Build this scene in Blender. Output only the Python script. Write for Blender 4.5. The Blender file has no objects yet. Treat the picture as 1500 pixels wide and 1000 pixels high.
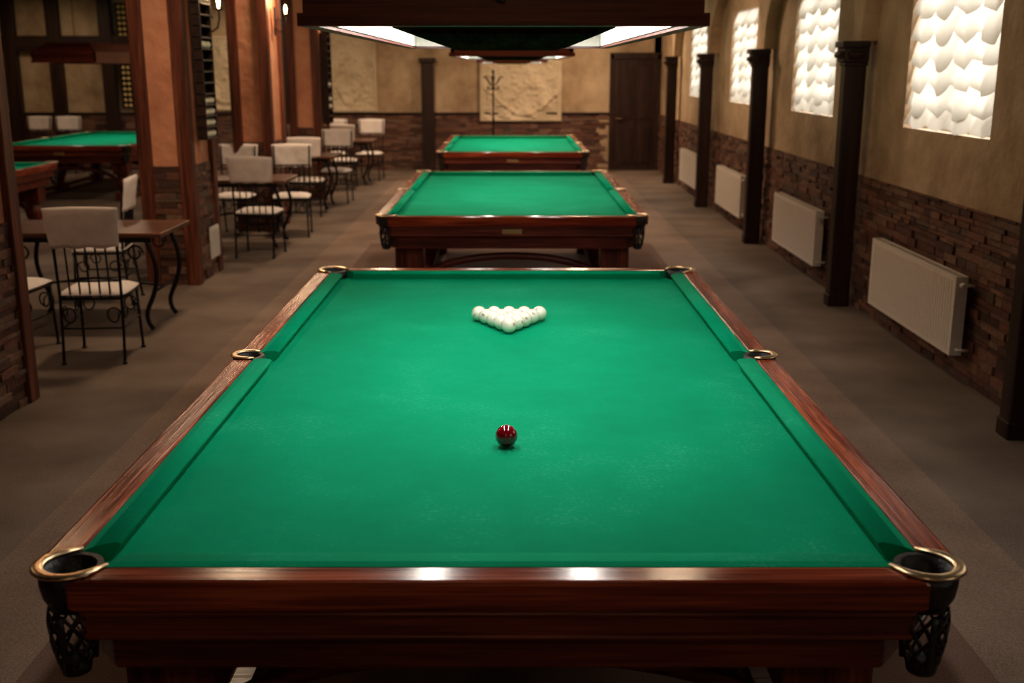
import bpy, bmesh, math, random
from mathutils import Vector, Matrix, noise
random.seed(7)
D = bpy.data
C = bpy.context
COL = C.scene.collection
C.scene.view_settings.view_transform = 'Standard'

# ------------------------------------------------------------------ materials
def newmat(name):
    m = D.materials.new(name); m.use_nodes = True
    nt = m.node_tree
    return m, nt, nt.nodes['Principled BSDF']

def simple(name, col, rough=0.5, metal=0.0, spec=0.5, coat=0.0, bump=0.0, bscale=40, sheen=0.0):
    m, nt, b = newmat(name)
    b.inputs['Base Color'].default_value = (*col, 1)
    b.inputs['Roughness'].default_value = rough
    b.inputs['Metallic'].default_value = metal
    b.inputs['Specular IOR Level'].default_value = spec
    b.inputs['Coat Weight'].default_value = coat
    b.inputs['Sheen Weight'].default_value = sheen
    tc = nt.nodes.new('ShaderNodeTexCoord')
    n = nt.nodes.new('ShaderNodeTexNoise'); n.inputs['Scale'].default_value = bscale
    n.inputs['Detail'].default_value = 5
    nt.links.new(tc.outputs['Object'], n.inputs['Vector'])
    mix = nt.nodes.new('ShaderNodeMix'); mix.data_type = 'RGBA'
    mix.inputs['A'].default_value = (*[c*0.82 for c in col], 1)
    mix.inputs['B'].default_value = (*[min(1, c*1.15) for c in col], 1)
    nt.links.new(n.outputs['Fac'], mix.inputs['Factor'])
    nt.links.new(mix.outputs['Result'], b.inputs['Base Color'])
    if bump > 0:
        bp = nt.nodes.new('ShaderNodeBump'); bp.inputs['Strength'].default_value = bump
        bp.inputs['Distance'].default_value = 0.01
        nt.links.new(n.outputs['Fac'], bp.inputs['Height'])
        nt.links.new(bp.outputs['Normal'], b.inputs['Normal'])
    return m

def ramp(nt, stops):
    r = nt.nodes.new('ShaderNodeValToRGB')
    el = r.color_ramp.elements
    while len(el) > 1: el.remove(el[-1])
    el[0].position = stops[0][0]; el[0].color = (*stops[0][1], 1)
    for p, c in stops[1:]:
        e = el.new(p); e.color = (*c, 1)
    return r

def wood(name, axis, dark, mid, light, rough=0.3, bump=0.25, coat=0.3, spec=0.5, rvar=0.12):
    m, nt, b = newmat(name)
    tc = nt.nodes.new('ShaderNodeTexCoord')
    mp = nt.nodes.new('ShaderNodeMapping')
    s = [14, 14, 14]; s[axis] = 0.9
    mp.inputs['Scale'].default_value = s
    nt.links.new(tc.outputs['Object'], mp.inputs['Vector'])
    n = nt.nodes.new('ShaderNodeTexNoise'); n.inputs['Scale'].default_value = 1.0
    n.inputs['Detail'].default_value = 4; n.inputs['Distortion'].default_value = 0.6
    nt.links.new(mp.outputs[0], n.inputs['Vector'])
    mp2 = nt.nodes.new('ShaderNodeMapping')
    s = [120, 120, 120]; s[axis] = 3.0
    mp2.inputs['Scale'].default_value = s
    nt.links.new(tc.outputs['Object'], mp2.inputs['Vector'])
    n2 = nt.nodes.new('ShaderNodeTexNoise'); n2.inputs['Scale'].default_value = 1.0
    n2.inputs['Detail'].default_value = 6
    nt.links.new(mp2.outputs[0], n2.inputs['Vector'])
    ad = nt.nodes.new('ShaderNodeMath'); ad.operation = 'MULTIPLY_ADD'
    nt.links.new(n2.outputs['Fac'], ad.inputs[0]); ad.inputs[1].default_value = 0.45
    ml = nt.nodes.new('ShaderNodeMath'); ml.operation = 'MULTIPLY'; ml.inputs[1].default_value = 0.55
    nt.links.new(n.outputs['Fac'], ml.inputs[0])
    nt.links.new(ml.outputs[0], ad.inputs[2])
    r = ramp(nt, [(0.36, dark), (0.5, mid), (0.64, light)])
    nt.links.new(ad.outputs[0], r.inputs[0])
    nt.links.new(r.outputs[0], b.inputs['Base Color'])
    rr = nt.nodes.new('ShaderNodeMapRange')
    rr.inputs['From Min'].default_value = 0.3; rr.inputs['From Max'].default_value = 0.7
    rr.inputs['To Min'].default_value = rough-rvar*0.4; rr.inputs['To Max'].default_value = rough+rvar
    nt.links.new(n2.outputs['Fac'], rr.inputs['Value'])
    nt.links.new(rr.outputs[0], b.inputs['Roughness'])
    b.inputs['Specular IOR Level'].default_value = spec
    b.inputs['Coat Weight'].default_value = coat
    b.inputs['Coat Roughness'].default_value = 0.2
    bp = nt.nodes.new('ShaderNodeBump'); bp.inputs['Strength'].default_value = bump
    bp.inputs['Distance'].default_value = 0.004
    nt.links.new(n2.outputs['Fac'], bp.inputs['Height'])
    nt.links.new(bp.outputs['Normal'], b.inputs['Normal'])
    nt.links.new(bp.outputs['Normal'], b.inputs['Coat Normal'])
    return m

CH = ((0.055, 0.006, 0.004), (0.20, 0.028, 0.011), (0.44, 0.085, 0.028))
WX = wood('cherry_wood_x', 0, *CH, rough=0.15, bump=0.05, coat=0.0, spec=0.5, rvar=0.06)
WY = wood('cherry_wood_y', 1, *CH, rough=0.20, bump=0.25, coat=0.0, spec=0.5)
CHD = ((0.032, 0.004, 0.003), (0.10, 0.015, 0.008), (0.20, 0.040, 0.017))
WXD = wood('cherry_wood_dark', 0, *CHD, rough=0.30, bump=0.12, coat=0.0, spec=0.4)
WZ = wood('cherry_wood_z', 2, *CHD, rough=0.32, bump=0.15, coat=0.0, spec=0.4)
DKW = ((0.010, 0.004, 0.003), (0.026, 0.010, 0.0065), (0.05, 0.021, 0.013))
DWX = wood('dark_timber_x', 0, *DKW, rough=0.5, coat=0.0, spec=0.3)
DWY = wood('dark_timber_y', 1, (0.020, 0.006, 0.003), (0.040, 0.013, 0.007), (0.07, 0.025, 0.014), rough=0.9, coat=0.0, spec=0.0)
DWZ = wood('dark_timber_z', 2, *DKW, rough=0.5, coat=0.0, spec=0.3)
RDW = ((0.028, 0.007, 0.004), (0.11, 0.027, 0.014), (0.23, 0.065, 0.03))
RWZ = wood('red_timber_z', 2, *RDW, rough=0.45, coat=0.0, spec=0.35)
TWX = wood('table_wood', 0, (0.03, 0.010, 0.005), (0.09, 0.03, 0.013), (0.18, 0.06, 0.03), rough=0.35, coat=0.0, spec=0.4)

def felt_mat():
    m, nt, b = newmat('green_felt')
    tc = nt.nodes.new('ShaderNodeTexCoord')
    n = nt.nodes.new('ShaderNodeTexNoise'); n.inputs['Scale'].default_value = 2.2; n.inputs['Detail'].default_value = 8
    n.inputs['Roughness'].default_value = 0.65
    nt.links.new(tc.outputs['Object'], n.inputs['Vector'])
    n2 = nt.nodes.new('ShaderNodeTexNoise'); n2.inputs['Scale'].default_value = 900; n2.inputs['Detail'].default_value = 2
    nt.links.new(tc.outputs['Object'], n2.inputs['Vector'])
    r = ramp(nt, [(0.3, (0.000, 0.245, 0.115)), (0.52, (0.000, 0.285, 0.138)), (0.75, (0.002, 0.32, 0.160))])
    nt.links.new(n.outputs['Fac'], r.inputs[0])
    n3 = nt.nodes.new('ShaderNodeTexNoise'); n3.inputs['Scale'].default_value = 80; n3.inputs['Detail'].default_value = 6
    nt.links.new(tc.outputs['Object'], n3.inputs['Vector'])
    mm = nt.nodes.new('ShaderNodeMath'); mm.operation = 'MULTIPLY'
    nt.links.new(n3.outputs['Fac'], mm.inputs[0]); nt.links.new(n.outputs['Fac'], mm.inputs[1])
    r3 = ramp(nt, [(0.30, (0, 0, 0)), (0.44, (0.40, 0.40, 0.40))])
    nt.links.new(mm.outputs[0], r3.inputs[0])
    mx = nt.nodes.new('ShaderNodeMix'); mx.data_type = 'RGBA'
    nt.links.new(r3.outputs[0], mx.inputs['Factor'])
    nt.links.new(r.outputs[0], mx.inputs['A']); mx.inputs['B'].default_value = (0.06, 0.42, 0.26, 1)
    nt.links.new(mx.outputs['Result'], b.inputs['Base Color'])
    b.inputs['Roughness'].default_value = 0.9
    b.inputs['Specular IOR Level'].default_value = 0.05
    bp = nt.nodes.new('ShaderNodeBump'); bp.inputs['Strength'].default_value = 0.12; bp.inputs['Distance'].default_value = 0.001
    nt.links.new(n2.outputs['Fac'], bp.inputs['Height'])
    nt.links.new(bp.outputs['Normal'], b.inputs['Normal'])
    return m
FELT = felt_mat()

def plaster_mat(name, c1, c2, c3):
    m, nt, b = newmat(name)
    tc = nt.nodes.new('ShaderNodeTexCoord')
    n = nt.nodes.new('ShaderNodeTexNoise'); n.inputs['Scale'].default_value = 1.6; n.inputs['Detail'].default_value = 9
    n.inputs['Roughness'].default_value = 0.62
    nt.links.new(tc.outputs['Object'], n.inputs['Vector'])
    r = ramp(nt, [(0.3, c1), (0.5, c2), (0.7, c3)])
    nt.links.new(n.outputs['Fac'], r.inputs[0])
    nt.links.new(r.outputs[0], b.inputs['Base Color'])
    b.inputs['Roughness'].default_value = 0.75
    n2 = nt.nodes.new('ShaderNodeTexNoise'); n2.inputs['Scale'].default_value = 9; n2.inputs['Detail'].default_value = 8
    nt.links.new(tc.outputs['Object'], n2.inputs['Vector'])
    bp = nt.nodes.new('ShaderNodeBump'); bp.inputs['Strength'].default_value = 0.6; bp.inputs['Distance'].default_value = 0.03
    nt.links.new(n2.outputs['Fac'], bp.inputs['Height'])
    nt.links.new(bp.outputs['Normal'], b.inputs['Normal'])
    return m
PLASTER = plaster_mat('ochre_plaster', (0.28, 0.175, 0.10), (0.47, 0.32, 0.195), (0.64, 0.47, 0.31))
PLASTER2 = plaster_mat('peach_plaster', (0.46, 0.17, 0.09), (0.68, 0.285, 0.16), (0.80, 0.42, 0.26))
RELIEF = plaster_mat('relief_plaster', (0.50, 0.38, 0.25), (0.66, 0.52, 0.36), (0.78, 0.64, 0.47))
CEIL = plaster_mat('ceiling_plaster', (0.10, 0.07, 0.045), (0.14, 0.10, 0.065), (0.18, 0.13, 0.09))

def stone_mat():
    m, nt, b = newmat('ledge_stone')
    g = nt.nodes.new('ShaderNodeNewGeometry')
    r = ramp(nt, [(0.0, (0.055, 0.024, 0.016)), (0.3, (0.12, 0.043, 0.026)), (0.55, (0.19, 0.074, 0.043)),
                  (0.8, (0.23, 0.125, 0.080)), (1.0, (0.08, 0.048, 0.038))])
    nt.links.new(g.outputs['Random Per Island'], r.inputs[0])
    tc = nt.nodes.new('ShaderNodeTexCoord')
    n = nt.nodes.new('ShaderNodeTexNoise'); n.inputs['Scale'].default_value = 30; n.inputs['Detail'].default_value = 7
    nt.links.new(tc.outputs['Object'], n.inputs['Vector'])
    mx = nt.nodes.new('ShaderNodeMix'); mx.data_type = 'RGBA'; mx.blend_type = 'MULTIPLY'
    mx.inputs['Factor'].default_value = 0.8
    r2 = ramp(nt, [(0.3, (0.5, 0.5, 0.5)), (0.7, (1.2, 1.2, 1.2))])
    nt.links.new(n.outputs['Fac'], r2.inputs[0])
    nt.links.new(r.outputs[0], mx.inputs['A']); nt.links.new(r2.outputs[0], mx.inputs['B'])
    nt.links.new(mx.outputs['Result'], b.inputs['Base Color'])
    b.inputs['Roughness'].default_value = 0.7
    bp = nt.nodes.new('ShaderNodeBump'); bp.inputs['Strength'].default_value = 0.7; bp.inputs['Distance'].default_value = 0.01
    nt.links.new(n.outputs['Fac'], bp.inputs['Height'])
    nt.links.new(bp.outputs['Normal'], b.inputs['Normal'])
    return m
STONE = stone_mat()

def carpet_mat(name, a, b_, c):
    m, nt, b = newmat(name)
    tc = nt.nodes.new('ShaderNodeTexCoord')
    n = nt.nodes.new('ShaderNodeTexNoise'); n.inputs['Scale'].default_value = 160; n.inputs['Detail'].default_value = 4
    nt.links.new(tc.outputs['Object'], n.inputs['Vector'])
    n2 = nt.nodes.new('ShaderNodeTexNoise'); n2.inputs['Scale'].default_value = 1.3; n2.inputs['Detail'].default_value = 6
    nt.links.new(tc.outputs['Object'], n2.inputs['Vector'])
    ad = nt.nodes.new('ShaderNodeMath'); ad.operation = 'ADD'
    nt.links.new(n.outputs['Fac'], ad.inputs[0]); nt.links.new(n2.outputs['Fac'], ad.inputs[1])
    hf = nt.nodes.new('ShaderNodeMath'); hf.operation = 'MULTIPLY'; hf.inputs[1].default_value = 0.5
    nt.links.new(ad.outputs[0], hf.inputs[0])
    r = ramp(nt, [(0.38, a), (0.5, b_), (0.62, c)])
    nt.links.new(hf.outputs[0], r.inputs[0])
    nt.links.new(r.outputs[0], b.inputs['Base Color'])
    b.inputs['Roughness'].default_value = 0.9
    b.inputs['Specular IOR Level'].default_value = 0.2
    bp = nt.nodes.new('ShaderNodeBump'); bp.inputs['Strength'].default_value = 0.5; bp.inputs['Distance'].default_value = 0.005
    nt.links.new(n.outputs['Fac'], bp.inputs['Height'])
    nt.links.new(bp.outputs['Normal'], b.inputs['Normal'])
    return m
FLOOR = carpet_mat('brown_carpet', (0.10, 0.068, 0.051), (0.17, 0.122, 0.094), (0.245, 0.182, 0.143))
RUN = carpet_mat('runner_carpet', (0.145, 0.092, 0.066), (0.22, 0.147, 0.108), (0.305, 0.213, 0.161))
RUN2 = carpet_mat('runner_carpet_dark', (0.10, 0.055, 0.040), (0.15, 0.086, 0.063), (0.21, 0.128, 0.095))

BRASS = simple('brass', (0.80, 0.58, 0.36), 0.30, 1.0)
LEATHER = simple('black_leather', (0.010, 0.008, 0.009), 0.45, bump=0.3, bscale=120)
IRON = simple('wrought_iron', (0.012, 0.011, 0.012), 0.45, 0.6)
CLOTH = simple('white_cloth', (0.84, 0.75, 0.72), 0.9, bump=0.6, bscale=14, spec=0.2)
RADW = simple('radiator_enamel', (0.82, 0.75, 0.67), 0.4)
IVORY = simple('ivory_ball', (0.92, 0.88, 0.74), 0.12, coat=0.5, bscale=8)
YELB = simple('cream_ball', (0.75, 0.55, 0.25), 0.2, bscale=8)
REDB = simple('red_ball', (0.22, 0.003, 0.010), 0.07, coat=1.0, bscale=6)
INK = simple('ball_ink', (0.15, 0.04, 0.02), 0.4)
GRILLE = simple('white_grille', (0.7, 0.66, 0.6), 0.5)
REFL = simple('white_reflector', (0.80, 0.76, 0.70), 0.5)
DARKM = simple('dark_metal', (0.03, 0.025, 0.022), 0.5, 0.5)
GOLDP = simple('gold_plaque', (0.75, 0.55, 0.25), 0.3, 0.9)

def emis(name, col, st):
    m = D.materials.new(name); m.use_nodes = True; nt = m.node_tree
    nt.nodes.clear()
    o = nt.nodes.new('ShaderNodeOutputMaterial'); e = nt.nodes.new('ShaderNodeEmission')
    e.inputs[0].default_value = (*col, 1); e.inputs[1].default_value = st
    nt.links.new(e.outputs[0], o.inputs[0]); return m
TUBE = emis('fluorescent_tube', (1.0, 0.95, 0.86), 5)
PANE = emis('daylight_pane', (1.0, 0.975, 0.93), 7.5)
BULB = emis('warm_bulb', (1.0, 0.62, 0.30), 25)

def curtain_mat():
    m = D.materials.new('blind_fabric'); m.use_nodes = True; nt = m.node_tree
    nt.nodes.clear()
    o = nt.nodes.new('ShaderNodeOutputMaterial'); t = nt.nodes.new('ShaderNodeBsdfTranslucent')
    d = nt.nodes.new('ShaderNodeBsdfDiffuse'); mx = nt.nodes.new('ShaderNodeMixShader')
    t.inputs[0].default_value = (0.37, 0.335, 0.28, 1); d.inputs[0].default_value = (0.45, 0.39, 0.31, 1)
    mx.inputs[0].default_value = 0.30
    nt.links.new(t.outputs[0], mx.inputs[1]); nt.links.new(d.outputs[0], mx.inputs[2])
    nt.links.new(mx.outputs[0], o.inputs[0]); return m
CURT = curtain_mat()

# ------------------------------------------------------------------ mesh helpers
def box(bm, x0, x1, y0, y1, z0, z1, mi=0):
    vs = [bm.verts.new(p) for p in ((x0,y0,z0),(x1,y0,z0),(x1,y1,z0),(x0,y1,z0),(x0,y0,z1),(x1,y0,z1),(x1,y1,z1),(x0,y1,z1))]
    for f in ((0,3,2,1),(4,5,6,7),(0,1,5,4),(1,2,6,5),(2,3,7,6),(3,0,4,7)):
        fc = bm.faces.new([vs[i] for i in f]); fc.material_index = mi
    return vs

def prism(bm, pts, z0, z1, mi=0):
    a = [bm.verts.new((p[0], p[1], z0)) for p in pts]
    b = [bm.verts.new((p[0], p[1], z1)) for p in pts]
    n = len(pts)
    bm.faces.new(list(reversed(a))).material_index = mi
    bm.faces.new(b).material_index = mi
    for i in range(n):
        bm.faces.new((a[i], a[(i+1) % n], b[(i+1) % n], b[i])).material_index = mi

def tube(bm, pts, r, seg=8, mi=0, closed=False, flat=1.0):
    pts = [Vector(p) for p in pts]
    n = len(pts); rings = []
    prevn = None
    for i, p in enumerate(pts):
        if closed: t = pts[(i+1) % n] - pts[i-1]
        else: t = pts[min(i+1, n-1)] - pts[max(i-1, 0)]
        t.normalize()
        up = Vector((0, 0, 1)) if abs(t.z) < 0.95 else Vector((0, 1, 0))
        if prevn is None:
            a = t.cross(up).normalized()
        else:
            a = (prevn - t*prevn.dot(t))
            a = a.normalized() if a.length > 1e-4 else t.cross(up).normalized()
        prevn = a
        b = t.cross(a).normalized()
        rr = r[i] if isinstance(r, (list, tuple)) else r
        rings.append([bm.verts.new(p + a*math.cos(2*math.pi*k/seg)*rr + b*math.sin(2*math.pi*k/seg)*rr*flat) for k in range(seg)])
    m = n if closed else n-1
    for i in range(m):
        A, B = rings[i], rings[(i+1) % n]
        for k in range(seg):
            f = bm.faces.new((A[k], A[(k+1) % seg], B[(k+1) % seg], B[k])); f.material_index = mi; f.smooth = True
    if not closed:
        bm.faces.new(list(reversed(rings[0]))).material_index = mi
        bm.faces.new(rings[-1]).material_index = mi

def lathe(bm, prof, cx=0, cy=0, seg=20, mi=0, cap=True):
    rings = []
    for r, z in prof:
        rings.append([bm.verts.new((cx + r*math.cos(2*math.pi*k/seg), cy + r*math.sin(2*math.pi*k/seg), z)) for k in range(seg)])
    for i in range(len(rings)-1):
        A, B = rings[i], rings[i+1]
        for k in range(seg):
            f = bm.faces.new((A[k], A[(k+1) % seg], B[(k+1) % seg], B[k])); f.material_index = mi; f.smooth = True
    if cap:
        bm.faces.new(list(reversed(rings[0]))).material_index = mi
        bm.faces.new(rings[-1]).material_index = mi

def mesh_of(bm, name, mats, fix=True):
    if fix: bmesh.ops.recalc_face_normals(bm, faces=bm.faces)
    me = D.meshes.new(name); bm.to_mesh(me); bm.free()
    for m in mats: me.materials.append(m)
    return me

def obj(name, me, parent=None, loc=(0,0,0), rot=(0,0,0), bevel=0, bseg=2):
    o = D.objects.new(name, me); COL.objects.link(o)
    o.location = loc; o.rotation_euler = rot
    if parent: o.parent = parent
    if bevel:
        b = o.modifiers.new('bevel', 'BEVEL'); b.width = bevel; b.segments = bseg; b.limit_method = 'ANGLE'
    return o

def empty(name, loc=(0,0,0), rz=0):
    e = D.objects.new(name, None); COL.objects.link(e); e.location = loc; e.rotation_euler = (0, 0, rz)
    e.empty_display_size = 0.1
    return e

def place(name, parts, loc, rz=0, skip=()):
    e = empty(name, loc, rz)
    for p in parts:
        if p[0] in skip: continue
        obj(p[0], p[1], e, bevel=p[2] if len(p) > 2 else 0)
    return e

def wobj(name, bm, mats, bevel=0, parent=None):
    return obj(name, mesh_of(bm, name, mats), parent, bevel=bevel)

# ------------------------------------------------------------------ room shell
XR, XL, YB, YF, ZC = 2.88, -10.0, 21.7, -2.5, 3.3
bm = bmesh.new(); box(bm, XL-0.3, XR+0.3, YF-0.3, YB+0.3, -0.2, 0); floor_o = wobj('floor', bm, [FLOOR])
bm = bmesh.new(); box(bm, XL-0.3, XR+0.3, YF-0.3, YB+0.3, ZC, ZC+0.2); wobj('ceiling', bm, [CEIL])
bm = bmesh.new(); box(bm, XL-0.3, XR+0.3, YB, YB+0.3, 0, ZC); wobj('wall_back', bm, [PLASTER])
bm = bmesh.new(); box(bm, XL-0.3, XR+0.3, YF-0.3, YF, 0, ZC); wobj('wall_front', bm, [PLASTER])
bm = bmesh.new(); box(bm, XL-0.3, XL, YF, YB, 0, ZC); wobj('wall_left', bm, [PLASTER])

colY = [5.52 + 3.39*k for k in range(-2, 5)]
winC = [0.75, 4.1, 7.42, 10.75, 14.05, 17.4]
WW, WZ0, WZ1 = 1.5, 1.51, 2.64
bm = bmesh.new()
box(bm, XR, XR+0.25, YF, YB, 0, WZ0)
box(bm, XR, XR+0.25, YF, YB, WZ1, ZC)
ys = [YF] + sum([[c-WW/2, c+WW/2] for c in winC], []) + [YB]
for i in range(0, len(ys), 2): box(bm, XR, XR+0.25, ys[i], ys[i+1], WZ0, WZ1)
wobj('wall_right', bm, [PLASTER])

# windows with ruffled blinds
def window_parts():
    bm = bmesh.new()
    h = WZ1-WZ0
    box(bm, 0.17, 0.19, -WW/2, WW/2, 0, h)
    pane = mesh_of(bm, 'pane', [PANE])
    bm = bmesh.new()
    for y in (-WW/2, -0.02, WW/2-0.05): box(bm, 0.12, 0.165, y, y+0.05, 0, h)
    for z in (0, h-0.05): box(bm, 0.12, 0.165, -WW/2, WW/2, z, z+0.05)
    fr = mesh_of(bm, 'frame', [GRILLE])
    bm = bmesh.new()
    rows, cols = 7, 4
    rh = h/rows
    N, M = 120, 10
    rnd = random.Random(3)
    for r in range(rows):
        zt = h - r*rh
        jit = [rnd.uniform(0.7, 1.3) for _ in range(cols+1)]
        grid = []
        for j in range(M+1):
            v = j/M; line = []
            for i in range(N+1):
                u = i/N
                q = u*cols
                ph = q % 1.0
                s = (math.sin(math.pi*ph**0.55))**1.3 * jit[min(int(q), cols)]
                length = rh*(1.03 + 0.42*s + 0.05*math.sin(u*19+r))
                if r == rows-1: length = rh*(0.84+0.12*s)
                x = 0.06 - 0.045*v - 0.040*math.sin(v*math.pi*0.8)*s - 0.012*math.sin(q*2*math.pi*1.5+r*1.3)*v - 0.006*math.sin(q*11+r)*v
                line.append(bm.verts.new((x, -WW/2+0.005 + u*(WW-0.01), zt - v*length)))
            grid.append(line)
        for j in range(M):
            for i in range(N):
                f = bm.faces.new((grid[j][i], grid[j][i+1], grid[j+1][i+1], grid[j+1][i])); f.smooth = True
    bl = mesh_of(bm, 'ruffled_blind', [CURT], fix=False)
    return [('pane', pane), ('frame', fr), ('ruffled_blind', bl)]
WP = window_parts()
for i, c in enumerate(winC):
    place('window_%d' % (i+1), WP, (XR, c, WZ0))

# arcade of plaster arches above the columns
bm = bmesh.new()
ax0, ax1 = 2.74, XR
cc = [y+0.07 for y in colY]
bays = list(zip(cc[:-1], cc[1:])) + [(cc[-1], cc[-1]+3.39)]
for (a, b) in bays:
    n = 20; hw = (b-a)/2 - 0.09; mid = (a+b)/2
    P = [(a, 2.14)] + [(mid - hw*math.cos(math.pi*k/n), 2.14 + 0.88*math.sin(math.pi*k/n)**0.8) for k in range(n+1)] + [(b, 2.14)]
    P = [(min(y, YB), z) for y, z in P]
    for k in range(len(P)-1):
        (y0, z0), (y1, z1) = P[k], P[k+1]
        if abs(y1-y0) < 1e-6 and abs(z1-z0) < 1e-6: continue
        v = [bm.verts.new(p) for p in ((ax0, y0, z0), (ax0, y1, z1), (ax0, y1, ZC), (ax0, y0, ZC))]
        if abs(y1-y0) > 1e-6: bm.faces.new(v)
        w = [bm.verts.new(p) for p in ((ax1, y0, z0), (ax1, y1, z1))]
        bm.faces.new((v[0], w[0], w[1], v[1]))
wobj('trim_arcade', bm, [PLASTER])

# stone wainscots
def stones(bm, axis, a0, a1, z0, z1, face, sgn, skips=()):
    z = z0
    while z < z1-0.005:
        h = min(random.choice((0.03, 0.04, 0.045, 0.055, 0.07)), z1-z)
        a = a0
        while a < a1-0.005:
            L = min(random.uniform(0.09, 0.34), a1-a)
            if not any(s0 < a+L and a < s1 for s0, s1 in skips):
                t = random.uniform(0.008, 0.032)
                f0, f1 = sorted((face, face+sgn*t))
                g = 0.002
                if axis == 'y': box(bm, f0, f1, a+g, a+L-g, z+g, z+h-g)
                else: box(bm, a+g, a+L-g, f0, f1, z+g, z+h-g)
            a += L
        z += h
WT = 1.08
bm = bmesh.new(); stones(bm, 'y', YF, YB, 0, WT, XR, -1); wobj('trim_stone_right', bm, [STONE])
DX0, DX1 = 1.97, 2.80
bm = bmesh.new(); stones(bm, 'x', XL, XR-0.03, 0, WT, YB, -1, skips=[(DX0-0.08, DX1+0.08)]); wobj('trim_stone_back', bm, [STONE])

# right wooden columns with capitals
bm = bmesh.new()
box(bm, -0.075, 0.095, -0.065, 0.065, 0, 1.98)
box(bm, -0.083, 0.095, -0.073, 0.073, 0, 0.10)
shaft = mesh_of(bm, 'shaft', [DWZ])
bm = bmesh.new()
box(bm, -0.085, 0.10, -0.08, 0.08, 1.95, 1.98)
box(bm, -0.10, 0.10, -0.095, 0.095, 1.98, 2.09)
box(bm, -0.12, 0.10, -0.115, 0.115, 2.09, 2.14)
tube(bm, [(-0.105, -0.075, 2.035), (-0.115, 0.0, 2.035), (-0.105, 0.075, 2.035)], 0.03, 8)
tube(bm, [(-0.06, -0.10, 2.035), (0.0, -0.11, 2.035), (0.06, -0.10, 2.035)], 0.03, 8)
capm = mesh_of(bm, 'capital', [DWX])
for y in colY:
    place('timber_column', [('shaft', shaft, 0.010), ('capital', capm, 0.006)], (2.72, y+0.07, 0))

# radiators
def radiator_parts():
    L, H = 1.6, 0.5
    Dp = 0.075
    bm = bmesh.new()
    box(bm, -Dp, -Dp+0.01, -L/2, L/2, 0, H)
    y = -L/2+0.05
    while y < L/2-0.05:
        box(bm, -Dp-0.003, -Dp, y, y+0.024, 0.03, H-0.03); y += 0.04
    box(bm, -Dp, 0, -L/2-0.004, -L/2, 0.0, H+0.002)
    box(bm, -Dp, 0, L/2, L/2+0.004, 0.0, H+0.002)
    for i in range(40):
        yy = -L/2 + 0.01 + i*(L-0.02)/40
        box(bm, -Dp+0.01, -0.012, yy, yy+0.012, H-0.008, H)
    box(bm, -Dp, -Dp+0.012, -L/2, L/2, H-0.01, H+0.002)
    box(bm, -0.012, 0.0, -L/2, L/2, 0, H+0.002)
    body = mesh_of(bm, 'panel_body', [RADW])
    bm = bmesh.new()
    for z in (0.04, H-0.05):
        tube(bm, [(-0.04, -L/2, z), (-0.04, -L/2-0.035, z), (0.03, -L/2-0.035, z)], 0.010, 8)
    tube(bm, [(-0.04, -L/2-0.015, H-0.05), (-0.04, -L/2-0.06, H-0.05)], 0.018, 10)
    for yy in (-L/2+0.25, L/2-0.25): box(bm, -0.005, 0.03, yy, yy+0.03, 0.1, H-0.05)
    pipes = mesh_of(bm, 'valve_pipes', [GRILLE])
    return [('panel_body', body), ('valve_pipes', pipes)]
RP = radiator_parts()
for y in (3.95, 7.42, 10.62, 13.95, 17.2):
    place('radiator', RP, (2.815, y, 0.18))

# door in back wall
bm = bmesh.new()
box(bm, DX0, DX1, YB-0.05, YB-0.001, 0, 2.12)
for (x0, x1) in ((DX0+0.08, (DX0+DX1)/2-0.03), ((DX0+DX1)/2+0.03, DX1-0.08)):
    for (z0, z1) in ((0.12, 0.85), (0.98, 2.0)):
        box(bm, x0, x1, YB-0.065, YB-0.05, z0, z1)
        box(bm, x0+0.04, x1-0.04, YB-0.075, YB-0.065, z0+0.04, z1-0.04)
o = wobj('door_1', bm, [DWZ], bevel=0.005)
bm = bmesh.new()
tube(bm, [(DX0+0.06, YB-0.05, 1.0), (DX0+0.06, YB-0.11, 1.0), (DX0+0.18, YB-0.11, 1.0)], 0.01)
obj('handle', mesh_of(bm, 'handle', [BRASS]), o)
bm = bmesh.new()
box(bm, DX0-0.08, DX0, YB-0.08, YB, 0, 2.2); box(bm, DX1, DX1+0.08, YB-0.08, YB, 0, 2.2)
box(bm, DX0-0.08, DX1+0.08, YB-0.08, YB, 2.12, 2.24)
wobj('trim_1', bm, [DWZ], bevel=0.006)

# back-wall pilasters and timber framing
bm = bmesh.new()
for x in (-1.63, -4.35, -6.7, -7.75, -8.75, -9.6):
    box(bm, x-0.12, x+0.12, YB-0.16, YB, 0, 2.12 if x > -2 else ZC)
    if x > -2:
        box(bm, x-0.16, x+0.16, YB-0.2, YB, 2.05, 2.14)
wobj('trim_2', bm, [DWZ], bevel=0.01)
bm = bmesh.new()
box(bm, XL, -6.7, YB-0.14, YB, 2.25, 2.55)
box(bm, XL, XR-0.15, YB-0.06, YB, WT, WT+0.035)
wobj('trim_3', bm, [DWX], bevel=0.01)

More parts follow.
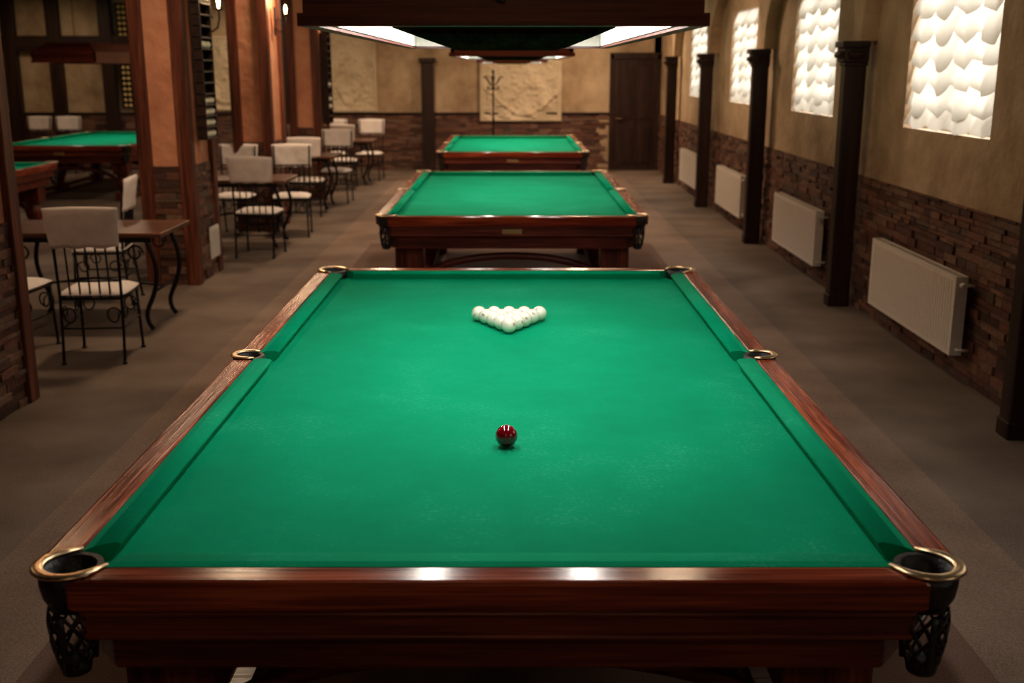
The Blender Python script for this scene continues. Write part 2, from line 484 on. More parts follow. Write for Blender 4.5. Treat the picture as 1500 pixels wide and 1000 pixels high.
# relief plaques
def relief(name, x0, x1, z0, z1, y, seed):
    bm = bmesh.new()
    nx, nz = 90, 80
    g = []
    for j in range(nz+1):
        row = []
        for i in range(nx+1):
            u, v = i/nx, j/nz
            x = x0+(x1-x0)*u; z = z0+(z1-z0)*v
            e = min(u, 1-u, v, 1-v)
            edge = 0.045 if e < 0.05 else 0.012
            nn = noise.noise(Vector((x*4+seed, z*4, 1.3)))
            n2 = noise.noise(Vector((x*14+seed, z*14, 4.1)))
            d = edge + (max(0, nn)*0.09 + max(0, n2)*0.04 if e >= 0.05 else 0)
            br = abs((v-0.35) - 0.25*math.sin(u*5+seed))
            if e >= 0.05 and br < 0.05: d += 0.03*(1-br/0.05)
            row.append(bm.verts.new((x, y-d, z)))
        g.append(row)
    for j in range(nz):
        for i in range(nx):
            f = bm.faces.new((g[j][i], g[j][i+1], g[j+1][i+1], g[j+1][i])); f.smooth = True
    for lst in (g[0], g[-1], [r[0] for r in g], [r[-1] for r in g]):
        for a, b in zip(lst[:-1], lst[1:]):
            c = bm.verts.new((b.co.x, y, b.co.z)); d_ = bm.verts.new((a.co.x, y, a.co.z))
            bm.faces.new((a, b, c, d_))
    return wobj(name, bm, [RELIEF])
relief('plaster_relief_panel', -0.62, 0.96, 0.95, 2.10, YB-0.033, 2.0)
relief('plaster_relief_panel', -3.5, -2.62, 1.12, 2.75, YB-0.001, 9.0)
relief('plaster_relief_panel', -6.1, -4.9, 1.15, 2.55, YB-0.001, 15.0)

# carpet runner lying on the floor under the tables
bm = bmesh.new(); box(bm, -2.05, 2.02, YF+0.05, 19.9, 0, 0.004)
o = wobj('carpet_runner', bm, [RUN])
bm = bmesh.new()
for (a, b) in ((1.2, 7.0), (8.0, 12.3), (14.6, 18.9)):
    box(bm, -1.6, 1.57, a, b, 0.004, 0.006)
obj('dark_field', mesh_of(bm, 'dark_field', [RUN2]), o)

# left pillars
def pillar(y0, y1, x0=-3.33, x1=-2.87, racks=False, vent=False):
    e = empty('pillar', ((x0+x1)/2, (y0+y1)/2, 0))
    cx, cy = (x0+x1)/2, (y0+y1)/2
    X0, X1, Y0, Y1 = x0-cx, x1-cx, y0-cy, y1-cy
    bm = bmesh.new(); box(bm, X0+0.03, X1-0.03, Y0+0.03, Y1-0.03, 0, ZC)
    obj('plaster_core', mesh_of(bm, 'plaster_core', [PLASTER2]), e)
    bm = bmesh.new()
    stones(bm, 'x', X0+0.05, X1-0.05, 0, WT, Y0+0.03, -1)
    stones(bm, 'x', X0+0.05, X1-0.05, 0, WT, Y1-0.03, 1)
    stones(bm, 'y', Y0+0.05, Y1-0.05, 0, WT, X1-0.03, 1)
    stones(bm, 'y', Y0+0.05, Y1-0.05, 0, WT, X0+0.03, -1)
    obj('stone_base', mesh_of(bm, 'stone_base', [STONE]), e)
    bm = bmesh.new()
    t = 0.11; o_ = 0.012
    for sx in (0, 1):
        for sy in (0, 1):
            xa = (X0-o_, X0+t) if sx == 0 else (X1-t, X1+o_)
            ya = (Y0-o_, Y0+t) if sy == 0 else (Y1-t, Y1+o_)
            box(bm, *xa, *ya, 0, ZC)
    obj('corner_posts', mesh_of(bm, 'corner_posts', [RWZ]), e, bevel=0.008)
    if vent:
        bm = bmesh.new()
        yc = 0.16
        box(bm, X1+0.003, X1+0.02, yc-0.14, yc+0.14, 0.17, 0.47)
        for i in range(11): box(bm, X1+0.02, X1+0.028, yc-0.12, yc+0.12, 0.19+i*0.024, 0.203+i*0.024)
        obj('vent_grille', mesh_of(bm, 'vent_grille', [GRILLE]), e)
    return e
pillar(5.5, 6.3, -3.33, -2.86)
pillar(9.85, 10.65, vent=True)
pillar(13.25, 14.05)
pillar(16.65, 17.45)
pillar(2.1, 2.9, -3.6, -3.1)

# ball racks
def ball_rack(name, loc, rz, w=0.34, h=1.5, mat=IVORY, filled=range(0, 3), n=4, r=0.034):
    e = empty(name, loc, rz)   # local: back at y=0, front -y
    bm = bmesh.new()
    box(bm, -w/2, w/2, -0.015, 0, 0, h)
    for x in (-w/2, w/2-0.02): box(bm, x, x+0.02, -0.09, -0.015, 0, h)
    ns = int(h/0.1)
    for i in range(ns+1): box(bm, -w/2, w/2, -0.09, -0.015, i*(h-0.015)/ns, i*(h-0.015)/ns+0.015)
    obj('rack_frame', mesh_of(bm, 'rack_frame', [DWX]), e, bevel=0.003)
    bm = bmesh.new()
    for i in filled:
        z = i*(h-0.015)/ns+0.015+r
        for k in range(n):
            x = -w/2+0.03+r + k*((w-0.06-2*r)/(n-1))
            bmesh.ops.create_uvsphere(bm, u_segments=14, v_segments=8, radius=r, matrix=Matrix.Translation((x, -0.055, z)))
    for f in bm.faces: f.smooth = True
    obj('balls', mesh_of(bm, 'balls', [mat]), e)
    return e
ball_rack('billiard_ball_rack', (-2.856, 10.25, 1.3), math.pi/2, w=0.38, h=1.7, filled=(0, 1, 2, 3, 8, 12), n=4)
ball_rack('billiard_ball_rack', (-7.4, YB-0.002, 1.2), 0, w=0.30, h=1.95, mat=YELB, filled=range(0, 19), n=3)
ball_rack('billiard_ball_rack', (-2.856, 17.05, 1.12), math.pi/2, w=0.38, h=1.4, filled=(2, 3, 5), n=4)

# sconces
def sconce(loc, power):
    e = empty('wall_sconce', loc)
    bm = bmesh.new()
    box(bm, 0, 0.015, -0.04, 0.04, -0.28, 0.05)
    pts = [(0.01, 0, -0.2), (0.06, 0, -0.24), (0.12, 0, -0.2), (0.14, 0, -0.12), (0.14, 0, -0.04)]
    tube(bm, pts, 0.009)
    tube(bm, [(0.05+0.03*math.cos(a*0.5), 0, -0.12+0.03*math.sin(a*0.5)) for a in range(11)], 0.006)
    lathe(bm, [(0.012, -0.05), (0.045, -0.035), (0.05, -0.03), (0.012, -0.028)], 0.14, 0, 12)
    obj('iron_bracket', mesh_of(bm, 'iron_bracket', [IRON]), e)
    bm = bmesh.new(); lathe(bm, [(0.008, -0.03), (0.012, 0.0), (0.018, 0.03), (0.012, 0.055), (0.002, 0.075)], 0.14, 0, 12)
    obj('candle_bulb', mesh_of(bm, 'candle_bulb', [BULB]), e)
    l = D.lights.new('sconce_light', 'POINT'); l.energy = power; l.color = (1, 0.6, 0.32); l.shadow_soft_size = 0.04
    lo = D.objects.new('sconce_light', l); COL.objects.link(lo); lo.parent = e; lo.location = (0.16, 0, 0.11)
sconce((-2.858, 10.55, 2.5), 8)
sconce((-2.858, 13.65, 2.6), 10)
sconce((-2.858, 16.9, 2.6), 10)
sconce((-2.848, 6.0, 2.5), 9)

# ------------------------------------------------------------------ billiard table
def billiard_parts():
    parts = []
    HW, HL = 1.04, 1.9275
    PX, PY = 0.955, 1.845
    MX = 0.99
    def arc(cx, cy, r, a0, a1, n=8): return [(cx+r*math.cos(a0+(a1-a0)*k/n), cy+r*math.sin(a0+(a1-a0)*k/n)) for k in range(n+1)]
    ex, ey = 0.95, 1.84
    rc = 0.078
    rm = 0.068; dm = math.sqrt(rm**2-(MX-ex)**2)
    am = math.atan2(dm, ex-MX)
    q_mid = arc(MX, 0, rm, -am + 2*math.pi, am, 8)
    dc = math.sqrt(rc**2-(PX-ex)**2)
    a0 = math.atan2(-dc, ex-PX); a1 = math.atan2(ey-PY, -math.sqrt(rc**2-(ey-PY)**2))
    q_cor = arc(PX, PY, rc, a0 % (2*math.pi), a1 % (2*math.pi), 8)
    right_top = [p for p in q_cor]
    poly = list(q_mid) + right_top
    poly += [(-x, y) for x, y in reversed(right_top)]
    poly += [(-x, y) for x, y in reversed(q_mid)]
    poly += [(-x, -y) for x, y in right_top]
    poly += [(x, -y) for x, y in reversed(right_top)]
    bm = bmesh.new(); prism(bm, poly, 0.765, 0.80)
    parts.append(('felt_bed', mesh_of(bm, 'felt_bed', [FELT])))
    prof = [(0.0, 0.8375), (0.02, 0.8415), (0.045, 0.843), (0.062, 0.8415), (0.0695, 0.8385), (0.0725, 0.834), (0.070, 0.829), (0.052, 0.80), (0.0, 0.80)]
    bm = bmesh.new()
    def cushion(A, B, inward, bA, bB):
        A, B, inward = Vector(A), Vector(B), Vector(inward)
        d = (B-A).normalized(); rings = []
        for P, sh in ((A, bA), (B, -bB)):
            ring = []
            for t, z in prof:
                p = P + inward*t + d*sh*(t/0.0725)
                ring.append(bm.verts.new((p.x, p.y, z)))
            rings.append(ring)
        n = len(prof)
        for i in range(n):
            f = bm.faces.new((rings[0][i], rings[0][(i+1) % n], rings[1][(i+1) % n], rings[1][i]))
            f.smooth = 0 < i < 6
        bm.faces.new(rings[0]); bm.faces.new(list(reversed(rings[1])))
    bx, by = 0.96, 1.8475
    for s in (-1, 1):
        for t in (-1, 1):
            cushion((s*bx, t*0.05), (s*bx, t*1.765), (-s, 0), 0.012, 0.045)
        cushion((-0.885, s*by), (0.885, s*by), (0, -s), 0.052, 0.052)
    parts.append(('cushions', mesh_of(bm, 'cushions', [FELT])))
    bm = bmesh.new()
    for s in (-1, 1):
        for t in (-1, 1):
            pr = [(0.96, 0.062), (1.04, 0.062), (1.04, 1.812), (1.012, 1.793), (0.985, 1.776), (0.96, 1.772)]
            prism(bm, [(s*x, t*y) for x, y in pr], 0.765, 0.84)
    parts.append(('side_rails', mesh_of(bm, 'side_rails', [WY]), 0.008))
    bm = bmesh.new()
    for s in (-1, 1):
        pr = [(0.888, 1.8475), (0.892, 1.878), (0.908, 1.903), (0.942, 1.9275)]
        full = pr + [(-x, y) for x, y in reversed(pr)]
        prism(bm, [(x, s*y) for x, y in full], 0.765, 0.84)
    parts.append(('end_rails', mesh_of(bm, 'end_rails', [WX]), 0.010))
    def oct_(hx, hy, cx, cy):
        return [(hx, -hy+cy), (hx, hy-cy), (hx-cx, hy), (-hx+cx, hy), (-hx, hy-cy), (-hx, -hy+cy), (-hx+cx, -hy), (hx-cx, -hy)]
    bm = bmesh.new()
    prism(bm, oct_(1.012, 1.900, 0.100, 0.140), 0.695, 0.7645)
    prism(bm, oct_(1.028, 1.917, 0.113, 0.153), 0.748, 0.763)
    prism(bm, oct_(1.020, 1.908, 0.106, 0.146), 0.688, 0.702)
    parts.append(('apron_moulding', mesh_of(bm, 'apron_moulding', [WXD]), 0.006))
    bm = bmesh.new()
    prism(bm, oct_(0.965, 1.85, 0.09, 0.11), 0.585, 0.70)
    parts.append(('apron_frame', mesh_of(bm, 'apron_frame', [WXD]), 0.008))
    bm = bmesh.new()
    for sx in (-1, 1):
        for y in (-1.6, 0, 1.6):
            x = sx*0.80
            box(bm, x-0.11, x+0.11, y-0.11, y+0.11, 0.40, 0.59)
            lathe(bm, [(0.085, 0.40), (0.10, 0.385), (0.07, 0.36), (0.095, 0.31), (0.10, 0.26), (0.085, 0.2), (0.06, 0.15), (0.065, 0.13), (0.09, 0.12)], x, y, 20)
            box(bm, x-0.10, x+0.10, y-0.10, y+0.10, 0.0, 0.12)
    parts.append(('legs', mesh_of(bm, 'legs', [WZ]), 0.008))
    bm = bmesh.new()
    for y in (-1.6, 0, 1.6):
        pts = [(0.72*math.cos(math.pi*k/20), y, 0.27+0.22*math.sin(math.pi*k/20)) for k in range(21)]
        tube(bm, pts, 0.030, 8, flat=0.8)
    for sx in (-1, 1):
        for a, b in ((-1.5, -0.1), (0.1, 1.5)):
            box(bm, sx*0.8-0.03, sx*0.8+0.03, a, b, 0.04, 0.10)
    parts.append(('stretchers', mesh_of(bm, 'stretchers', [WXD])))
    bmB, bmL = bmesh.new(), bmesh.new()
    def collar(cx, cy, ang, r, span, ext, th=0.0150):
        a0, a1 = ang + (2*math.pi-span)/2, ang + 2*math.pi - (2*math.pi-span)/2
        n = 26
        ring = [(a0+(a1-a0)*k/n) for k in range(n+1)]
        p0 = Vector((cx+r*math.cos(ring[0]), cy+r*math.sin(ring[0]), 0.8445)); t0 = Vector((math.sin(ring[0]), -math.cos(ring[0]), 0))
        p1 = Vector((cx+r*math.cos(ring[-1]), cy+r*math.sin(ring[-1]), 0.8445)); t1 = Vector((-math.sin(ring[-1]), math.cos(ring[-1]), 0))
        pts = [p0+t0*ext] + [Vector((cx+r*math.cos(a), cy+r*math.sin(a), 0.8445)) for a in ring] + [p1+t1*ext]
        rad = [0.006]+[0.012]+[0.9*th]+[th]*(n-3)+[0.9*th]+[0.012]+[0.006]
        tube(bmB, pts, rad, 12, flat=0.45)
    def cup(cx, cy, r, depth):
        prof = [(r+0.010, 0.840), (r+0.012, 0.81), (r+0.006, 0.775), (r-0.010, 0.838-depth), (r-0.018, 0.838-depth)]
        seg = 24; rings = []
        for rr, z in prof + [(r-0.018, 0.838-depth+0.01), (r-0.004, 0.785), (r-0.004, 0.840)]:
            rings.append([bmL.verts.new((cx+rr*math.cos(2*math.pi*k/seg), cy+rr*math.sin(2*math.pi*k/seg), z)) for k in range(seg)])
        for i in range(len(rings)-1):
            for k in range(seg):
                f = bmL.faces.new((rings[i][k], rings[i][(k+1) % seg], rings[i+1][(k+1) % seg], rings[i+1][k])); f.smooth = True
        for k in range(seg):
            bmL.faces.new((rings[-1][k], rings[-1][(k+1) % seg], rings[0][(k+1) % seg], rings[0][k]))
    def net(cx, cy, r, z0, z1):
        m = 8
        for s in (-1, 1):
            for k in range(m):
                pts = []
                for j in range(15):
                    v = j/14; a = 2*math.pi*k/m + s*v*2.0
                    rr = r*(1.0-0.30*v) + 0.006*math.sin(v*math.pi)
                    pts.append((cx+rr*math.cos(a), cy+rr*math.sin(a), z0+(z1-z0)*v))
                tube(bmL, pts, 0.0038, 5)
        for k in range(3):
            a = 2*math.pi*k/3+0.5
            tube(bmL, [(cx+(r*(1-0.3*v)+0.008)*math.cos(a), cy+(r*(1-0.3*v)+0.008)*math.sin(a), z0+(z1-z0)*v) for v in (0, 0.25, 0.5, 0.75, 1.0)], 0.008, 6, flat=0.5)
        lathe(bmL, [(r*0.62, z1+0.014), (r*0.76, z1), (r*0.68, z1-0.022), (r*0.4, z1-0.03)], cx, cy, 14)
    for sx in (-1, 1):
        for sy in (-1, 1):
            cx, cy = sx*PX, sy*PY
            ang = math.atan2(-cy/abs(cy), -cx/abs(cx))
            collar(cx, cy, ang, 0.071, math.radians(205), 0.042)
            cup(cx, cy, 0.060, 0.095)
            net(cx+sx*0.002, cy+sy*0.022, 0.048, 0.75, 0.615)
        collar(sx*MX, 0, math.pi if sx > 0 else 0, 0.056, math.radians(200), 0.022, 0.013)
        cup(sx*MX, 0, 0.050, 0.10)
        net(sx*(MX+0.02), 0, 0.042, 0.74, 0.62)
    parts.append(('brass_pocket_collars', mesh_of(bmB, 'brass_pocket_collars', [BRASS])))
    parts.append(('leather_pockets', mesh_of(bmL, 'leather_pockets', [LEATHER])))
    bm = bmesh.new()
    for s in (-1, 1):
        y0, y1 = sorted((s*1.8995, s*1.907))
        prism(bm, [(-0.075, y0), (0.075, y0), (0.075, y1), (-0.075, y1)], 0.706, 0.742)
    parts.append(('maker_plaque', mesh_of(bm, 'maker_plaque', [GOLDP]), 0.003))
    return parts
BT = billiard_parts()
TX = -0.03
place('billiard_table', BT, (TX, 4.0875, 0.0065), skip=('maker_plaque',))
place('billiard_table', BT, (0.0, 10.11, 0.0065))
place('billiard_table', BT, (0.01, 16.74, 0.0065))
place('billiard_table', BT, (-6.65, 18.1, 0.0))
place('billiard_table', BT, (-6.5, 11.4, 0.0))

# balls
bm = bmesh.new(); bmesh.ops.create_uvsphere(bm, u_segments=40, v_segments=24, radius=0.034)
for f in bm.faces: f.smooth = True
ballme = mesh_of(bm, 'ball', [IVORY])
def mark_mesh(mat):
    bm = bmesh.new()
    th = 0.14; n = 18
    pts = []
    for k in range(n):
        a = 2*math.pi*k/n
        pts.append(Vector((math.sin(th*0.75)*math.cos(a), -1, math.sin(th*1.2)*math.sin(a))).normalized()*0.0341)
    tube(bm, pts, 0.0011, 5, closed=True)
    return mesh_of(bm, 'numeral', [mat])
inkme = mark_mesh(INK)
rack = empty('billiard_balls', (-0.013, 4.62, 0.8412))
R = 0.0343
for row in range(5):
    for k in range(row+1):
        x = (k-row/2)*2*R; y = row*R*math.sqrt(3)
        obj('ball', ballme, rack, (x, y, 0))
        o = obj('numeral', inkme, rack, (x, y, 0), (random.uniform(-1.2, 0.1), random.uniform(-1, 1), random.uniform(-0.9, 0.9)))
bm = bmesh.new(); bmesh.ops.create_uvsphere(bm, u_segments=48, v_segments=32, radius=0.034)
for f in bm.faces: f.smooth = True
rb = obj('cue_ball', mesh_of(bm, 'cue_ball', [REDB]), None, (-0.017, 3.145, 0.8412))

# ------------------------------------------------------------------ overhead lamps
def lamp_parts():
    W, L = 0.95, 2.8
    parts = []
    bm = bmesh.new()
    t = 0.03
    for s in (-1, 1):
        x0, x1 = sorted((s*W/2, s*(W/2-t))); box(bm, x0, x1, -L/2, L/2, 0, 0.16)
        y0, y1 = sorted((s*L/2, s*(L/2-t))); box(bm, -W/2, W/2, y0, y1, 0, 0.16)
        x0, x1 = sorted((s*(W/2+0.012), s*(W/2))); box(bm, x0, x1, -L/2-0.012, L/2+0.012, 0.0, 0.03); box(bm, x0, x1, -L/2-0.012, L/2+0.012, 0.085, 0.11)
        y0, y1 = sorted((s*(L/2+0.012), s*(L/2))); box(bm, -W/2, W/2, y0, y1, 0.0, 0.03); box(bm, -W/2, W/2, y0, y1, 0.085, 0.11)
    a = [bm.verts.new((sx*W/2, sy*L/2, 0.16)) for sx, sy in ((-1,-1),(1,-1),(1,1),(-1,1))]
    b = [bm.verts.new((sx*W*0.33, sy*L*0.42, 0.30)) for sx, sy in ((-1,-1),(1,-1),(1,1),(-1,1))]
    for i in range(4): bm.faces.new((a[i], a[(i+1) % 4], b[(i+1) % 4], b[i]))
    bm.faces.new(b); bm.faces.new(list(reversed(a)))
    parts.append(('wood_canopy', mesh_of(bm, 'wood_canopy', [WXD])))
    bm = bmesh.new()
    box(bm, -0.275, 0.275, -L/2+0.10, L/2-0.10, 0.0, 0.10)
    box(bm, -0.235, 0.235, -L/2+0.16, L/2-0.16, -0.012, 0.0)
    parts.append(('centre_board', mesh_of(bm, 'centre_board', [DWY])))
    bm = bmesh.new(); box(bm, -W/2+0.031, W/2-0.031, -L/2+0.031, L/2-0.031, 0.135, 0.15)
    for s in (-1, 1):
        x0, x1 = sorted((s*(W/2-0.031), s*(W/2-0.034))); box(bm, x0, x1, -L/2+0.031, L/2-0.031, 0.01, 0.135)
        y0, y1 = sorted((s*(L/2-0.031), s*(L/2-0.034))); box(bm, -W/2+0.034, W/2-0.034, y0, y1, 0.01, 0.135)
    parts.append(('reflector', mesh_of(bm, 'reflector', [REFL])))
    bm = bmesh.new()
    for x in (-0.36, 0.36):
        for (a_, b_) in ((-1.28, -0.03), (0.03, 1.28)):
            tube(bm, [(x, a_, 0.09), (x, b_, 0.09)], 0.013, 10)
    parts.append(('tubes', mesh_of(bm, 'tubes', [TUBE])))
    bm = bmesh.new()
    for y in (-0.9, 0.9):
        z = 0.30
        i = 0
        top = ZC-2.02
        while z < top-0.02:
            pts = []
            for k in range(8):
                a_ = 2*math.pi*k/8
                u, w = 0.009*math.cos(a_), 0.02*math.sin(a_)
                pts.append((u if i % 2 else 0, y+(0 if i % 2 else u), z+0.015+w))
            tube(bm, pts, 0.003, 4, closed=True)
            z += 0.032; i += 1
        lathe(bm, [(0.04, top-0.03), (0.05, top-0.001)], 0, y, 14)
    tube(bm, [(0.02*math.cos(a*0.7), -L/2-0.02-0.01*math.sin(a*0.7), 0.075+0.02*math.sin(a*0.7)) for a in range(8)], 0.004, 6)
    parts.append(('suspension_chains', mesh_of(bm, 'suspension_chains', [DARKM])))
    return parts
LP = lamp_parts()
def lamp(x, y, z=2.02, power=18):
    e = place('billiard_lamp', LP, (x, y, z))
    for sx in (-0.36, 0.36):
        l = D.lights.new('lamp_light', 'AREA'); l.shape = 'RECTANGLE'; l.size = 0.08; l.size_y = 2.4
        l.energy = power; l.color = (1.0, 0.95, 0.86)
        lo = D.objects.new('lamp_light', l); COL.objects.link(lo); lo.parent = e; lo.location = (sx, 0, 0.07)
lamp(0.0-0.02, 4.09, power=18); lamp(0, 10.11, power=14); lamp(0.0, 16.74, power=17)
lamp(-6.65, 18.1, power=8); lamp(-6.5, 11.4, power=6)

# ------------------------------------------------------------------ chairs & dining tables
def chair_parts():
    parts = []
    bm = bmesh.new()
    r = 0.0105
    for s in (-1, 1):
        tube(bm, [(s*0.20, -0.25, 0), (s*0.20, -0.22, 0.2), (s*0.20, -0.20, 0.45), (s*0.205, -0.22, 0.8), (s*0.21, -0.255, 1.04)], r)
        tube(bm, [(s*0.205, 0.21, 0), (s*0.20, 0.20, 0.2), (s*0.195, 0.19, 0.44)], r)
        for (yc, d) in ((0.12, 1), (-0.13, -1)):
            tube(bm, [(s*0.2, yc+0.05*d*math.cos(a*0.55)*(1-a*0.03), 0.33+0.05*math.sin(a*0.55)*(1-a*0.03)) for a in range(13)], 0.006, 6)
        tube(bm, [(s*0.2, -0.21, 0.24), (s*0.2, 0.2, 0.24)], 0.007, 6)
        tube(bm, [(s*0.2, -0.2, 0.44), (s*0.2, 0.2, 0.44)], r)
        for y in (-0.215, 0.195):
            tube(bm, [(s*(0.145+0.05*math.cos(a*0.55)*(1-a*0.03)), y, 0.38-0.05+0.05*math.sin(a*0.55)) for a in range(13)], 0.006, 6)
        for y in (-0.25, 0.21): lathe(bm, [(0.018, 0), (0.018, 0.01), (0.011, 0.02)], s*(0.20 if y < 0 else 0.205), y, 10)
    for y in (-0.2, 0.195): tube(bm, [(-0.2, y, 0.44), (0.2, y, 0.44)], r)
    tube(bm, [(-0.2, -0.212, 0.24), (0.2, -0.212, 0.24)], 0.007, 6)
    tube(bm, [(-0.2, -0.205, 0.56), (0, -0.215, 0.56), (0.2, -0.205, 0.56)], 0.007, 6)
    tube(bm, [(-0.205, -0.22, 0.81), (0, -0.24, 0.81), (0.205, -0.22, 0.81)], 0.008, 6)
    for k in range(5):
        x = -0.13+0.065*k
        tube(bm, [(x, -0.205, 0.44), (x, -0.215, 0.6), (x, -0.235, 0.82)], 0.007, 6)
    parts.append(('iron_frame', mesh_of(bm, 'iron_frame', [IRON])))
    bm = bmesh.new()
    n = 14
    g = []
    for j in range(n+1):
        row = []
        for i in range(n+1):
            u, v = i/n*2-1, j/n*2-1
            e = (1-abs(u)**6)*(1-abs(v)**6)
            row.append((u*0.225*(1-0.06*abs(v)**4), v*0.215*(1-0.06*abs(u)**4), e))
        g.append(row)
    T = [[bm.verts.new((x, y, 0.468+0.034*e+0.003*noise.noise(Vector((x*20, y*20, 0))))) for x, y, e in r_] for r_ in g]
    B = [[bm.verts.new((x, y, 0.464-0.012*e)) for x, y, e in r_] for r_ in g]
    for j in range(n):
        for i in range(n):
            f = bm.faces.new((T[j][i], T[j][i+1], T[j+1][i+1], T[j+1][i])); f.smooth = True
            f = bm.faces.new((B[j][i], B[j+1][i], B[j+1][i+1], B[j][i+1])); f.smooth = True
    for i in range(n):
        for (a, b, c, d_) in ((T[0][i], T[0][i+1], B[0][i+1], B[0][i]), (T[n][i], T[n][i+1], B[n][i+1], B[n][i]),
                              (T[i][0], T[i+1][0], B[i+1][0], B[i][0]), (T[i][n], T[i+1][n], B[i+1][n], B[i][n])):
            bm.faces.new((a, b, c, d_)).smooth = True
    parts.append(('seat_cushion', mesh_of(bm, 'seat_cushion', [CLOTH])))
    bm = bmesh.new()
    nx, nz = 22, 10; F = []; Bk = []
    for j in range(nz+1):
        v = j/nz; rf, rb_ = [], []
        for i in range(nx+1):
            u = i/nx*2-1
            x = u*(0.222+0.018*v)
            yb = -0.232 - 0.035*(v) - 0.02*(1-u*u)
            z = 0.79+0.272*v - 0.010*u*u*v + 0.005*math.sin(u*9)*(1-v)
            w = 0.006*noise.noise(Vector((x*9, z*9, 2.2)))
            th = 0.015*(1-abs(u)**8)+0.003 if v < 0.999 else 0.005
            rf.append(bm.verts.new((x, yb+th+w, z))); rb_.append(bm.verts.new((x, yb-th+w, z)))
        F.append(rf); Bk.append(rb_)
    for j in range(nz):
        for i in range(nx):
            bm.faces.new((F[j][i], F[j+1][i], F[j+1][i+1], F[j][i+1])).smooth = True
            bm.faces.new((Bk[j][i], Bk[j][i+1], Bk[j+1][i+1], Bk[j+1][i])).smooth = True
        for i in (0, nx): bm.faces.new((F[j][i], Bk[j][i], Bk[j+1][i], F[j+1][i]))
    for i in range(nx):
        for j in (0, nz): bm.faces.new((F[j][i], F[j][i+1], Bk[j][i+1], Bk[j][i]))
    parts.append(('backrest_cover', mesh_of(bm, 'backrest_cover', [CLOTH])))
    return parts
CP = chair_parts()
def chair(x, y, deg=0): place('dining_chair', CP, (x, y, 0), math.radians(deg))

def dtable_parts(L=1.3, W=0.75):
    parts = []
    bm = bmesh.new()
    box(bm, -L/2, L/2, -W/2, W/2, 0.725, 0.76)
    parts.append(('table_top', mesh_of(bm, 'table_top', [TWX]), 0.008))
    bm = bmesh.new()
    box(bm, -L/2+0.1, L/2-0.1, -W/2+0.08, -W/2+0.10, 0.68, 0.725); box(bm, -L/2+0.1, L/2-0.1, W/2-0.10, W/2-0.08, 0.68, 0.725)
    for sx in (-1, 1):
        for sy in (-1, 1):
            x0, y0 = sx*(L/2-0.16), sy*(W/2-0.09)
            pts = []
            for k in range(17):
                v = k/16
                off = 0.10*math.sin(v*math.pi*1.15) - 0.05*v + (0.12*max(0, v-0.75)*4*(v-0.75)*4)
                pts.append((x0 + sx*(off), y0, 0.72*(1-v)+0.018))
            tube(bm, pts, 0.018, 8)
            tube(bm, [(x0-sx*(0.07-0.06*math.cos(a*0.5)*(1-a*0.03)), y0, 0.60+0.06*math.sin(a*0.5)*(1-a*0.03)) for a in range(15)], 0.008, 6)
        x0 = sx*(L/2-0.12)
        tube(bm, [(x0, -W/2+0.09, 0.3), (x0, W/2-0.09, 0.3)], 0.010, 6)
    tube(bm, [(-L/2+0.12, 0, 0.3), (0, 0, 0.36), (L/2-0.12, 0, 0.3)], 0.010, 6)
    parts.append(('iron_legs', mesh_of(bm, 'iron_legs', [IRON])))
    return parts
DT = dtable_parts()
def dtable(x, y): place('dining_table', DT, (x, y, 0))
dtable(-3.22, 8.3); dtable(-3.1, 12.2); dtable(-3.1, 15.6); dtable(-3.0, 19.0)
chair(-2.82, 7.32, 4); chair(-3.5, 7.45, -6)
chair(-3.46, 9.15, 97)
chair(-2.68, 11.55, -3); chair(-3.35, 11.5, 5)
chair(-2.62, 12.98, 185); chair(-3.3, 12.98, 176)
chair(-2.78, 14.9, 2); chair(-3.4, 14.9, -4)
chair(-2.62, 16.33, 178)
chair(-2.8, 18.25, 3); chair(-3.4, 18.3, -3)
chair(-2.55, 19.75, 176); chair(-3.2, 19.75, 182)
chair(-9.05, 21.0, 178); chair(-8.45, 20.95, 184)

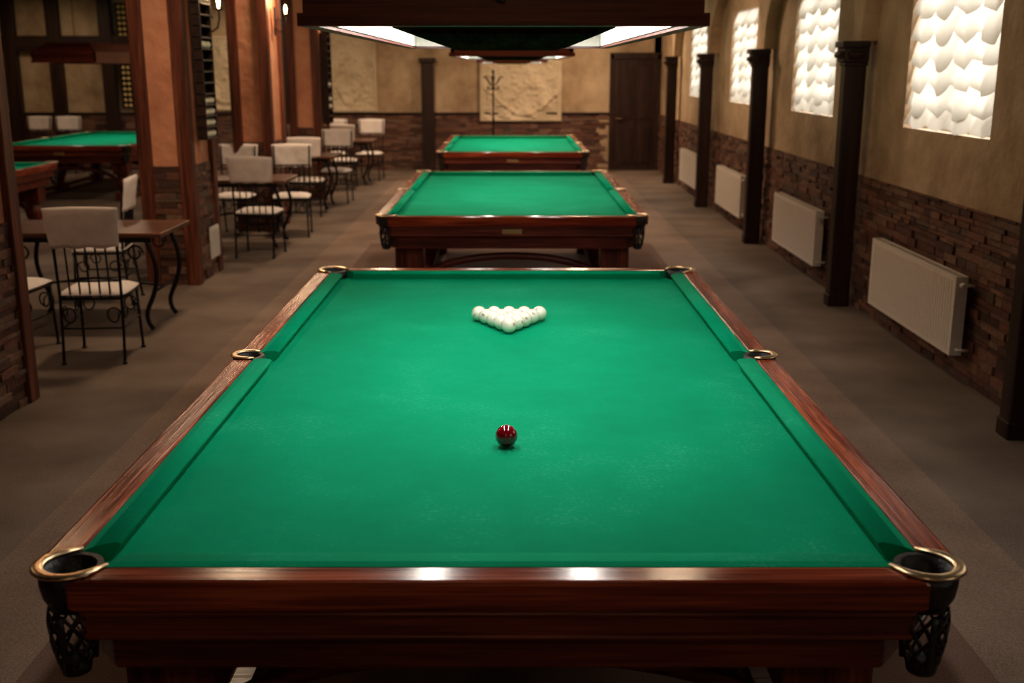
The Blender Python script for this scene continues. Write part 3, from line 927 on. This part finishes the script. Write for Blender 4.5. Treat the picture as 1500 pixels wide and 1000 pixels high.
# coat stand
bm = bmesh.new()
lathe(bm, [(0.018, 0.05), (0.018, 1.0), (0.026, 1.02), (0.016, 1.05), (0.014, 1.85), (0.028, 1.88), (0.004, 1.93)], 0, 0, 12)
for k in range(6):
    a = math.pi/3*k+0.4; c, s = math.cos(a), math.sin(a)
    if k % 2 == 0:
        tube(bm, [(c*r_, s*r_, z) for r_, z in ((0.0, 0.22), (0.1, 0.2), (0.2, 0.1), (0.27, 0.012))], 0.012)
    tube(bm, [(c*r_, s*r_, z) for r_, z in ((0.0, 1.66), (0.06, 1.66), (0.11, 1.71), (0.14, 1.78), (0.18, 1.80), (0.20, 1.77))], 0.008)
    tube(bm, [(c*r_, s*r_, z) for r_, z in ((0.0, 1.60), (0.06, 1.56), (0.11, 1.57), (0.12, 1.62))], 0.008)
obj('coat_stand', mesh_of(bm, 'coat_stand', [IRON]), None, (-0.35, 20.8, 0))

# ------------------------------------------------------------------ warm ambient fill (added, out of view)
def add_fill(x, y, p, col=(1, 0.71, 0.45)):  # added fill lamp on the unseen ceiling, stands in for room ambience
    e = empty('ceiling_fill', (x, y, ZC))
    bm = bmesh.new(); lathe(bm, [(0.20, -0.03), (0.24, -0.02), (0.25, 0.0)], 0, 0, 24)
    obj('fill_housing', mesh_of(bm, 'fill_housing', [DARKM]), e)
    l = D.lights.new('warm_fill', 'AREA'); l.shape = 'DISK'; l.size = 0.36; l.energy = p; l.color = col
    lo = D.objects.new('warm_fill', l); COL.objects.link(lo); lo.parent = e; lo.location = (0, 0, -0.04)
for y, p in ((8.2, 42), (13.0, 48), (18.5, 58)):
    add_fill(-2.2, y, p)
for y, p in ((6, 12), (14.5, 24), (20, 30)):
    add_fill(-5.0, y, p)
for y, p in ((7.4, 12), (13.5, 44), (19.5, 85)):
    add_fill(1.2, y, p)
add_fill(-8.5, 20.0, 14)
add_fill(0.0, -1.2, 12)  # added fill behind the camera, lifts the near rail and lamp front

# world (outside, barely contributes)
w = D.worlds.new('world'); C.scene.world = w; w.use_nodes = True
w.node_tree.nodes['Background'].inputs[0].default_value = (0.5, 0.45, 0.4, 1)
w.node_tree.nodes['Background'].inputs[1].default_value = 0.3

# ------------------------------------------------------------------ camera
cam = D.cameras.new('camera'); co = D.objects.new('camera', cam); COL.objects.link(co)
cam.sensor_width = 36; cam.lens = 38.33
co.location = (0, 0, 1.92)
co.rotation_euler = (math.radians(90-13.99), 0, 0)
cam.dof.use_dof = True; cam.dof.focus_distance = 3.6; cam.dof.aperture_fstop = 3.0
cam.clip_start = 0.05
C.scene.camera = co
